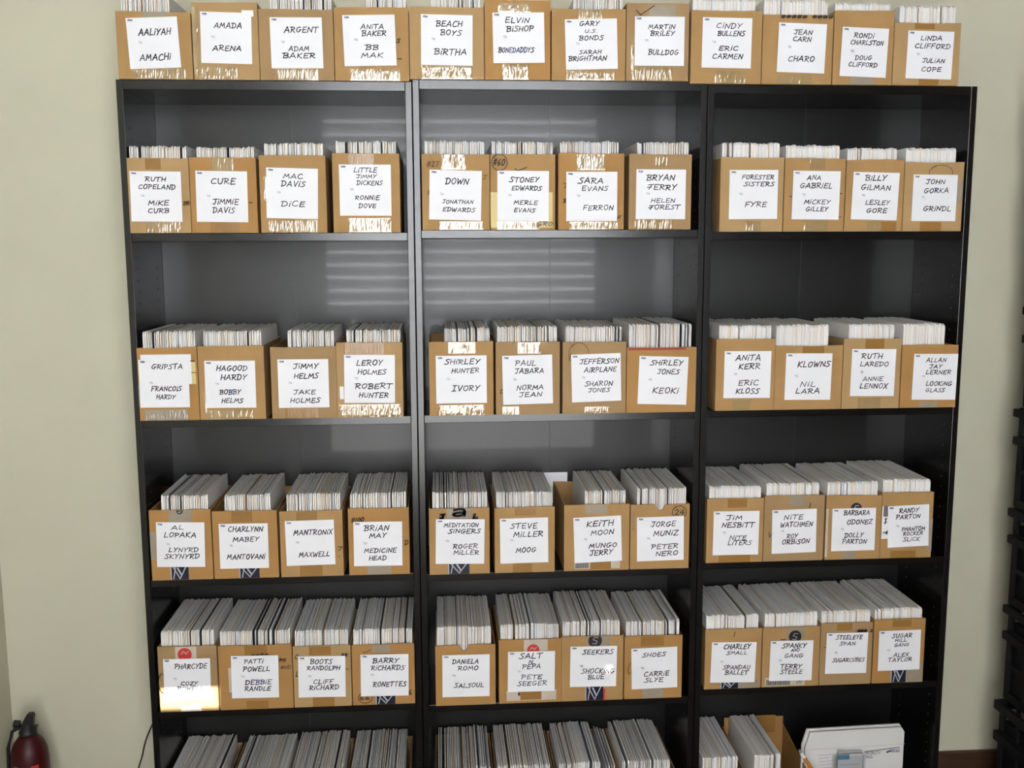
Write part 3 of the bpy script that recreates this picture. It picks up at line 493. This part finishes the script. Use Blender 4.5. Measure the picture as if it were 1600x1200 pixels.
idx = {}
KEYS = ('card_a','card_b','card_c','card_a','card_d')
for row, case, bx0, bx1, zt, lab, slv, lines in BOX:
    i = idx.get(row, 0); idx[row] = i+1
    rnd = random.Random(row*100+i)
    y0 = FYR[row]; y1 = 0.288; zs = ZS[row][case]+0.0004; x0, x1 = bx0/1e4, bx1/1e4
    if row > 1:
        lo, hi = CASE_IN[case]
        if x1 > hi-.0005: x1 = hi-.0005
        if x0 < lo+.0005: x0 = lo+.0005
    w = x1-x0; h = zt/1e4; cx = (x0+x1)/2
    look = LOOK.get((row,i), 'cardboard box')
    t = thing('cardboard_box', f'{look}, {place_of(row,i)}', 'box', (cx, y0, zs), 'labelled cardboard boxes '+('on top of the bookcases' if row == 1 else 'on the '+SHELF[row]))
    ck = {4:['card_c','card_a','card_a'],5:['card_c','card_c','card_c']}.get(row, [None]*3)[case] if rnd.random() < .5 else None
    cm = M[ck or rnd.choice(KEYS)]; ex = X.get((row,i), [])
    notch = next((q[1] for q in ex if q[0] == 'n'), None)
    m = MB(); carton(m, -w/2, w/2, 0, y1-y0, 0, h, cm, rnd, notch)
    if any(q[0] == 'r' for q in ex): m.box(-w/2+.004, w/2-.03, -.0003, .0004, h-.007, h-.0012, M['redstain'])
    m.build('carton', t)
    # tape, stickers, older labels and pen marks
    lay = 0
    for q in ex:
        lay += 1; yy = -0.0002-lay*0.00025
        if q[0] == 't':
            m = MB(); tape_mesh(m, -w/2+q[1]*w, -w/2+q[2]*w, max(q[3]*h,.0005), q[4]*h-.0012, yy, M[q[5]], q[6], rnd)
            m.build('tape_strip', t, smooth=False)
        elif q[0] == 'k':
            a, e = -w/2+q[1]*w, -w/2+q[2]*w; z_ = (lab[1]-lab[3]/2)/1e4+.004
            m = MB(); m.box(a, e, yy-.0003, yy, .001, z_, M['navy'])
            k1 = (a+e)/2; ribbon(m, [(a+.004,z_*.95),(k1,.004),(e-.006,z_*.95)], yy-.0005, .003, M['navyw']); ribbon(m, [(a+.012,z_*.9),(a+.006,.004)], yy-.0005, .003, M['navyw'])
            ribbon(m, [(k1-.006,z_*.8),(k1+.004,z_*.35)], yy-.0005, .005, M['navyw']); ribbon(m, [(a-.001,0.002),(a-.001,z_)], yy-.0005, .003, M['navyw'])
            m.build('printed_tape', t)
        elif q[0] == 'p':
            m = MB(); m.box(-w/2+q[1]*w, -w/2+q[2]*w, yy-.0003, yy, q[3]*h, q[4]*h, M[q[5]])
            if q[5] == 'bar':
                for k in range(14): m.box(-w/2+q[1]*w+(q[2]-q[1])*w*(k+.2)/14, -w/2+q[1]*w+(q[2]-q[1])*w*(k+.2+.3*((k*7)%3+1)/3)/14, yy-.0005, yy-.0003, q[3]*h+.001, q[4]*h-.001, M['ink'])
            m.build('old_label', t)
        elif q[0] == 'd':
            cz = q[2]*h; r = q[3]*w; m = MB(); n = 28
            pts = [(-w/2+q[1]*w+r*math.cos(2*math.pi*k/n), min(cz+r*math.sin(2*math.pi*k/n), h-.0015)) for k in range(n)]
            m.prism(pts, yy-.0004, yy, M[q[4]])
            if q[4] == 'black':
                ux, uz = -w/2+q[1]*w, cz
                ribbon(m, [(ux+r*.45,min(uz+r*.45,h-.003)),(ux-r*.1,min(uz+r*.5,h-.003)),(ux-r*.3,uz+r*.15),(ux+r*.3,uz-r*.1),(ux+r*.1,uz-r*.5),(ux-r*.45,uz-r*.4)], yy-.0006, .0022, M['navyw'])
            else:
                ux = -w/2+q[1]*w; ribbon(m, [(ux-r*.5,cz+r*.1),(ux-r*.2,cz+r*.5),(ux+r*.2,cz+r*.1),(ux+r*.5,cz+r*.5)], yy-.0006, .002, M['tapew'])
            m.build('round_sticker', t)
        elif q[0] == 'w':
            ink = M['ink'] if q[6] == 'logo' else M[q[6]]
            pen = MB(); write(pen, q[1], -w/2+q[2]*w, -w/2+q[3]*w, q[4]*h, q[5]*h, -.004, .0075 if q[6] == 'logo' else .0022, ink, rnd); pen.build('pen_mark', t)
        elif q[0] == 'o': pen = MB(); ring(pen, -w/2+q[1]*w, q[2]*h, q[3]*w, q[4]*h, -.004, .0018, M[q[5]]); pen.build('pen_mark', t)
    # the white address label with its handwriting
    lcx, lcz, lw, lh, tilt = lab; lw /= 1e4; lh /= 1e4
    m = MB(); n = 6
    m.box(-lw/2, lw/2, -.0004, 0, -lh/2, lh/2, M['label'])
    lo_ = m.build('address_label', t); lo_.location = (lcx/1e4-cx, -.0045, lcz/1e4); lo_.rotation_euler = (0, -math.radians(tilt), 0)
    gapk = max(range(1, len(lines)), key=lambda k: lines[k-1][3]-lines[k-1][4]/2-(lines[k][3]+lines[k][4]/2))
    for li, (tx, u0, u1, zc, hh) in enumerate(lines):
        if li in (0, gapk): m = MB()
        mats = [M['blue'] if k in BLUE.get((row,i,li), ()) else M['ink'] for k in range(len(tx))]
        write(m, tx, u0/1e4+.001, u1/1e4-.001, zc/1e4, hh/1e4*.82, -.0008, .0011+.09*hh/1e4*.86, mats, rnd)
        if li in (gapk-1, len(lines)-1): m.build('handwriting', lo_)
    m = MB(); write(m, 'FROM:', -lw*.46, -lw*.37, lh*.455, .0042, -.0008, .0012, M['fblue'], rnd, 0, 0); m.build('printed_text', lo_); m = MB()
    write(m, 'TO:', -lw*.29, -lw*.225, 0.002, .0052, -.0008, .0013, M['grey'], rnd, 0, 0)
    m.build('printed_text', lo_)
    # paper sleeves standing in it
    where = place_of(row, i) if row == 1 else f'{ORD[i%4]} box on {SHELF[row]} of {WHICH[case]} bookcase'
    ins = .0042
    if slv: a, e, st = slv[0]/1e4, slv[1]/1e4, slv[2]/1e4
    else: a, e, st = x0+.01, x1-.012, .175
    if row in (3, 4, 5) or row == 2:                       # stacks are packed towards the visible side
        a = max(a, x0+ins); e = min(e, x1-ins-.001)
    else: a = max(a, x0+ins); e = min(e, x1-ins)
    ln = {(3,2):.03,(3,3):.03,(3,4):.05,(3,5):.035,(3,6):.04,(4,4):.03,(4,6):.06,(4,7):.02,(3,8):.02}.get((row,i), .008)
    ln = min(ln, max(0, (x1-ins-e)/st)*1.0 + .0) if e+ln*st > x1-ins and row != 1 else ln
    sx = ln*st
    fill_sleeves(a if sx < .004 else max(x0+ins, a-sx*.4), e-sx*.4, y0+.009, y1-.006, zs+.0042, zs+st, case, rnd,
        f'paper sleeve filed on edge in the {where}', f'paper sleeves in the {where}', row == 5, pitch=(.0043 if case < 2 else .0036), gapf=(1.7 if case < 2 else .6), leans=ln, dip=.003 if (row,i) == (2,1) else 0)

# bottom shelf: ten cartons whose rims are just out of sight, with their sleeves
LOW = [(0,.022,.199,.030,.186),(0,.206,.384,.225,.378),(0,.388,.560,.393,.553),(0,.565,.752,.571,.742),
       (1,.826,1.005,.835,.995),(1,1.010,1.190,1.015,1.176),(1,1.194,1.388,1.198,1.330),(1,1.392,1.566,1.398,1.547),
       (2,1.638,1.779,1.643,1.757),(2,1.794,2.004,1.806,1.893)]
for k, (case, x0, x1, a, e) in enumerate(LOW):
    rnd = random.Random(900+k); i = k if k < 8 else k; n = k % 4 if k < 8 else k-8
    zs = ZS[6][case]+.0004; w = x1-x0; h = .200 if k < 9 else .192
    t = thing('cardboard_box', f'{"half-empty " if k == 9 else ""}cardboard box {"beside the pencil, " if k == 9 else ""}{ORD[n]} on bottom shelf of {WHICH[case]} bookcase', 'box', ((x0+x1)/2, -.006, zs), 'cardboard boxes on the bottom shelf')
    m = MB(); carton(m, -w/2, w/2, 0, .294, 0, h, M['card_d'] if k != 9 else M['card_c'], rnd, None, .140 if k == 9 else None); m.build('carton', t)
    if k == 9:
        m = MB(); tape_mesh(m, -.002, .075, .165, .228, .2895, M['tapeb'], .3, rnd)
        m.box(-w/2+.004, w/2-.004, .2905, .2938, h-.001, h+.030, M['card_c']); m.build('back_flap', t)
    label = f'white paper sleeve in the {ORD[n]} box on the bottom shelf of the {WHICH[case]} bookcase'
    fill_sleeves(a, e, .004, .282, zs+.0042, .284 if k != 1 else .280, case, rnd, label, 'paper sleeves on the bottom shelf', False, pitch=.0052, gapf=2.2, leans=(.03 if k in (6,8,9) else .006))
    if k == 6:
        for q in range(4): vs, fs = sleeve_shape(1.338+q*.010, 1.341+q*.010, .004+.01*q, .27, zs+.0042, .272-.004*q, .05); REST.add(vs, fs, M['s_white' if q % 2 else 's_grey'])
rest = REST.build('paper_sleeves'); rest['kind'] = 'stuff'; tag(rest, 'pale paper sleeves packed on edge in all the other cardboard boxes', 'paper sleeves')

# loose card lying behind a box on the third shelf of the middle bookcase
m = MB(); m.box(1.150, 1.262, .2893, .2918, .8992, 1.130, M['label'])
o = m.build('white_card', bevel=.0005); tag(o, 'white card standing behind the second and third boxes on third shelf of middle bookcase', 'card')

# ------------------------------------------------------------------ priority mailers, plastic bag and pencil on the bottom shelf
def outline(x0, x1, z0, z1, cl, cr): return [(x0,z0),(x1,z0),(x1,z1-cr[1]),(x1-cr[0],z1),(x0+cl[0],z1+cl[2]),(x0,z1-cl[1])]
z0 = ZS[6][2]+.0006
for k, (dx, y, dz) in enumerate(((-.006,.100,.004),(.0,.086,.0))):
    t = thing('postal_mailer', ('white cardboard mailer standing behind the front one on bottom shelf of right bookcase','front white cardboard mailer with printed lines on bottom shelf of right bookcase')[k], 'mailer', (0, y, z0), 'white mailers on the bottom shelf')
    m = MB(); m.prism(outline(2.002+dx, 2.326, 0, .271+dz, (.015,.058,-.006), (.010,.016)), -.003, .003, M['mailer'])
    m.build('envelope', t)
    if k == 1:
        m = MB(); y_ = -.0034
        ribbon(m, [(2.198,.192),(2.312,.203)], y_, .0035, M['bar'])
        rnd = random.Random(3)
        write(m, 'PRiORiTY'.upper(), 2.200, 2.250, .1865, .0095, y_, .0015, M['bar'], rnd, 0, 0)
        write(m, 'MAIL', 2.204, 2.226, .174, .0085, y_, .0015, M['bar'], rnd, 0, 0)
        ribbon(m, [(2.272,.1875),(2.284,.1925)], y_, .006, M['fblue']); ribbon(m, [(2.270,.190),(2.284,.1885)], y_, .002, M['fblue'])
        for q in range(2): write(m, ('UNITED STATES','POSTAL SERVICE')[q], 2.287, 2.313, .1945-.006*q, .0035, y_, .0009, M['fblue'], rnd, 0, 0)
        for q in range(6): ribbon(m, [(2.048,.186-.011*q),(2.048+(.045 if q != 1 else .032),.188-.011*q)], y_, .002, M['grey'])
        ribbon(m, [(2.004,.205),(2.330,.214)], y_, .0012, M['mailer_edge'])
        m.build('printed_text', t)
t = thing('plastic_bag', 'clear plastic bag with blue-topped card standing before the white mailers', 'bag', (2.137, .058, z0))
m = MB(); m.box(-.037, .042, -.001, .001, .02, .208, M['tagwhite']); m.box(-.037, .0, -.0018, -.001, .183, .200, M['tagblue']); m.box(-.037, .042, -.0018, -.001, .201, .206, M['bar']); m.box(-.03,.035,-.0018,-.001,.165,.1665,M['grey']); m.build('header_card', t)
m = MB(); rnd = random.Random(5); vs = []; fs = []; nx, nz = 12, 16
for j in range(nz+1):
    for i in range(nx+1):
        vs.append((-.052+.104*i/nx+rnd.uniform(-.001,.001), -.006-.004*math.sin(i/nx*math.pi)+rnd.uniform(-.0015,.0015), .005+.195*j/nz))
for j in range(nz):
    for i in range(nx): a = j*(nx+1)+i; fs.append((a,a+1,a+nx+2,a+nx+1))
m.add(vs, fs, M['film']); m.add([(x,.006,zz) for x,y,zz in vs], fs, M['film']); m.build('bag_film', t, smooth=True)

P1 = Vector((1.958,.020,.293)); P0 = P1+(Vector((1.998,.03,.232))-Vector((1.958,.03,.293)))*3.05; P0.y = .014
ax = P1-P0
t = thing('pencil', 'orange pencil with pale ferrule leaning beside the half-empty cardboard box', 'pencil', tuple(P0))
def along(f): return tuple(ax*f)
m = MB(); m.tube([along(.06), along(.86)], .0055, M['pencil'], 6); m.build('shaft', t)
m = MB(); m.tube([along(0.0), along(.06)], [.0008,.0055], M['s_pink'], 6); m.build('tip', t)
m = MB(); m.tube([along(.86), along(.95)], .0057, M['s_white'], 10); m.build('ferrule', t)
m = MB(); m.tube([along(.95), along(.985), along(1)], [.0052,.005,.003], M['gauge'], 10); m.build('eraser', t)

# ------------------------------------------------------------------ fire extinguisher, cord, crates
t = thing('fire_extinguisher', 'dark red fire extinguisher standing by the wall left of the bookcases', 'fire extinguisher', (-.426, .17, 0))
m = MB(); m.lathe([(.050,0),(.055,.006),(.055,.285),(.052,.315),(.043,.340),(.029,.358),(.024,.366)], 0, 0, M['ext_red'], 28); m.build('cylinder', t, smooth=True)
m = MB(); m.lathe([(.024,.366),(.026,.368),(.026,.378),(.017,.382),(.017,.402)], 0, 0, M['ext_black'], 16); m.build('valve', t, smooth=True)
m = MB(); m.prism([(-.040,.385),(.028,.384),(.030,.392),(-.040,.393)], -.010, .010, M['ext_black']); m.build('carry_handle', t, bevel=.001)
m = MB(); m.prism([(-.016,.394),(.018,.394),(.023,.428),(.018,.434),(.004,.433),(-.010,.410)], -.009, .009, M['ext_black']); m.build('squeeze_lever', t, bevel=.001)
m = MB(); m.tube([(-.022,0,.400),(-.040,0,.402)], .010, M['ext_black'], 10); m.tube([(-.040,-.004,.388),(-.044,-.004,.388)], .006, M['metal'], 10); m.build('safety_pin', t)
m = MB(); m.tube([(-.018,0,.39),(-.042,-.01,.380),(-.056,-.015,.33),(-.060,-.015,.22),(-.060,-.015,.12)], .0055, M['ext_black'], 8); m.build('hose', t, smooth=True)
m = MB()
for a0, a1, z_0, z_1, mm_ in ((-1.15,-.75,.235,.285,M['red']),(-2.1,-1.8,.255,.285,M['gauge'])):
    vs = []; n = 6
    for k in range(n+1):
        a = a0+(a1-a0)*k/n; vs += [(.0556*math.cos(a),.0556*math.sin(a),z_0),(.0556*math.cos(a),.0556*math.sin(a),z_1)]
    m.add(vs, [(2*k,2*k+2,2*k+3,2*k+1) for k in range(n)], mm_)
m.build('sticker', t)

ctl = [(-.004,.300,.40),(-.045,.300,.362),(-.080,.300,.332),(-.103,.300,.29),(-.118,.300,.25),(-.128,.300,.21),(-.140,.300,.175),(-.158,.297,.12),(-.185,.28,.05),(-.21,.25,.0035),(-.25,.2,.003)]
pts = []
for k in range(len(ctl)-1):
    q0, q1, q2, q3 = [Vector(ctl[min(max(k+d, 0), len(ctl)-1)]) for d in (-1,0,1,2)]
    for s in range(5):
        u = s/5; pts.append(q1*(1)+(q2-q0)*.5*u+(q0*2-q1*5+q2*4-q3)*.5*u*u+(q1*3-q0-q2*3+q3)*.5*u**3)
m = MB(); m.tube(pts, .0024, M['ext_black'], 8); o = m.build('power_cord', smooth=True); tag(o, 'thin black cord hanging down the wall left of the bookcases', 'cord')

def crate_mesh(part):
    m = MB(); w, d, h = .36, .28, .3195
    if part == 'rim':
        for z_, o_ in ((h-.030,.016),(h-.118,.013)):
            m.box(-o_, w+o_, -o_, -.002, z_, z_+.024, M['plastic']); m.box(-o_, w+o_, d+.002, d+o_*.5, z_, z_+.024, M['plastic'])
            m.box(-o_, -.002, -.002, d+.002, z_, z_+.024, M['plastic']); m.box(w+.002, w+o_, -.002, d+.002, z_, z_+.024, M['plastic'])
    else:
        for a in range(7):
            x = a*(w-.02)/6; m.box(x, x+.020 if a in (0,6) else x+.012, 0, .008, .012, h-.002, M['plastic']); m.box(x, x+.020 if a in (0,6) else x+.012, d-.008, d, .012, h-.002, M['plastic'])
        for a in range(4):
            y = .008+a*(d-.028)/3
            for x in (0, w-.008): m.box(x, x+.008, y, y+.012, .012, h-.002, M['plastic'])
        for z_ in (.012,.11,.2,h-.10,h-.03):
            m.box(0, w, 0, .008, z_, z_+.014, M['plastic']); m.box(0, w, d-.008, d, z_, z_+.014, M['plastic']); m.box(0, .008, 0, d, z_, z_+.014, M['plastic']); m.box(w-.008, w, 0, d, z_, z_+.014, M['plastic'])
        m.box(0, w, 0, d, 0, .012, M['plastic'])
        m.box(.012, w-.012, .012, d-.012, .013, h-.06, M['plastic'])
    return m
lev = ('lowest','second from the floor','third from the floor','fourth from the floor','fifth from the floor','sixth from the floor','topmost')
r0 = thing('plastic_crate', 'x', 'crate', (2.672, -.150, .001), 'black crates stacked beside the right bookcase')
kids = [crate_mesh('lattice').build('lattice', r0), crate_mesh('rim').build('rim', r0)]
for k in range(7):
    r = r0 if k == 0 else r0.copy()
    if k:
        C.objects.link(r)
        for ch in kids: c2 = ch.copy(); C.objects.link(c2); c2.parent = r
    r.location = (2.672+.004*((k*5) % 3-1), -.150, .001 if k == 0 else .067+.320*k); r.scale.z = 1.2 if k == 0 else 1; r['label'] = f'black plastic crate, {lev[k]} in the stack right of the bookcases'
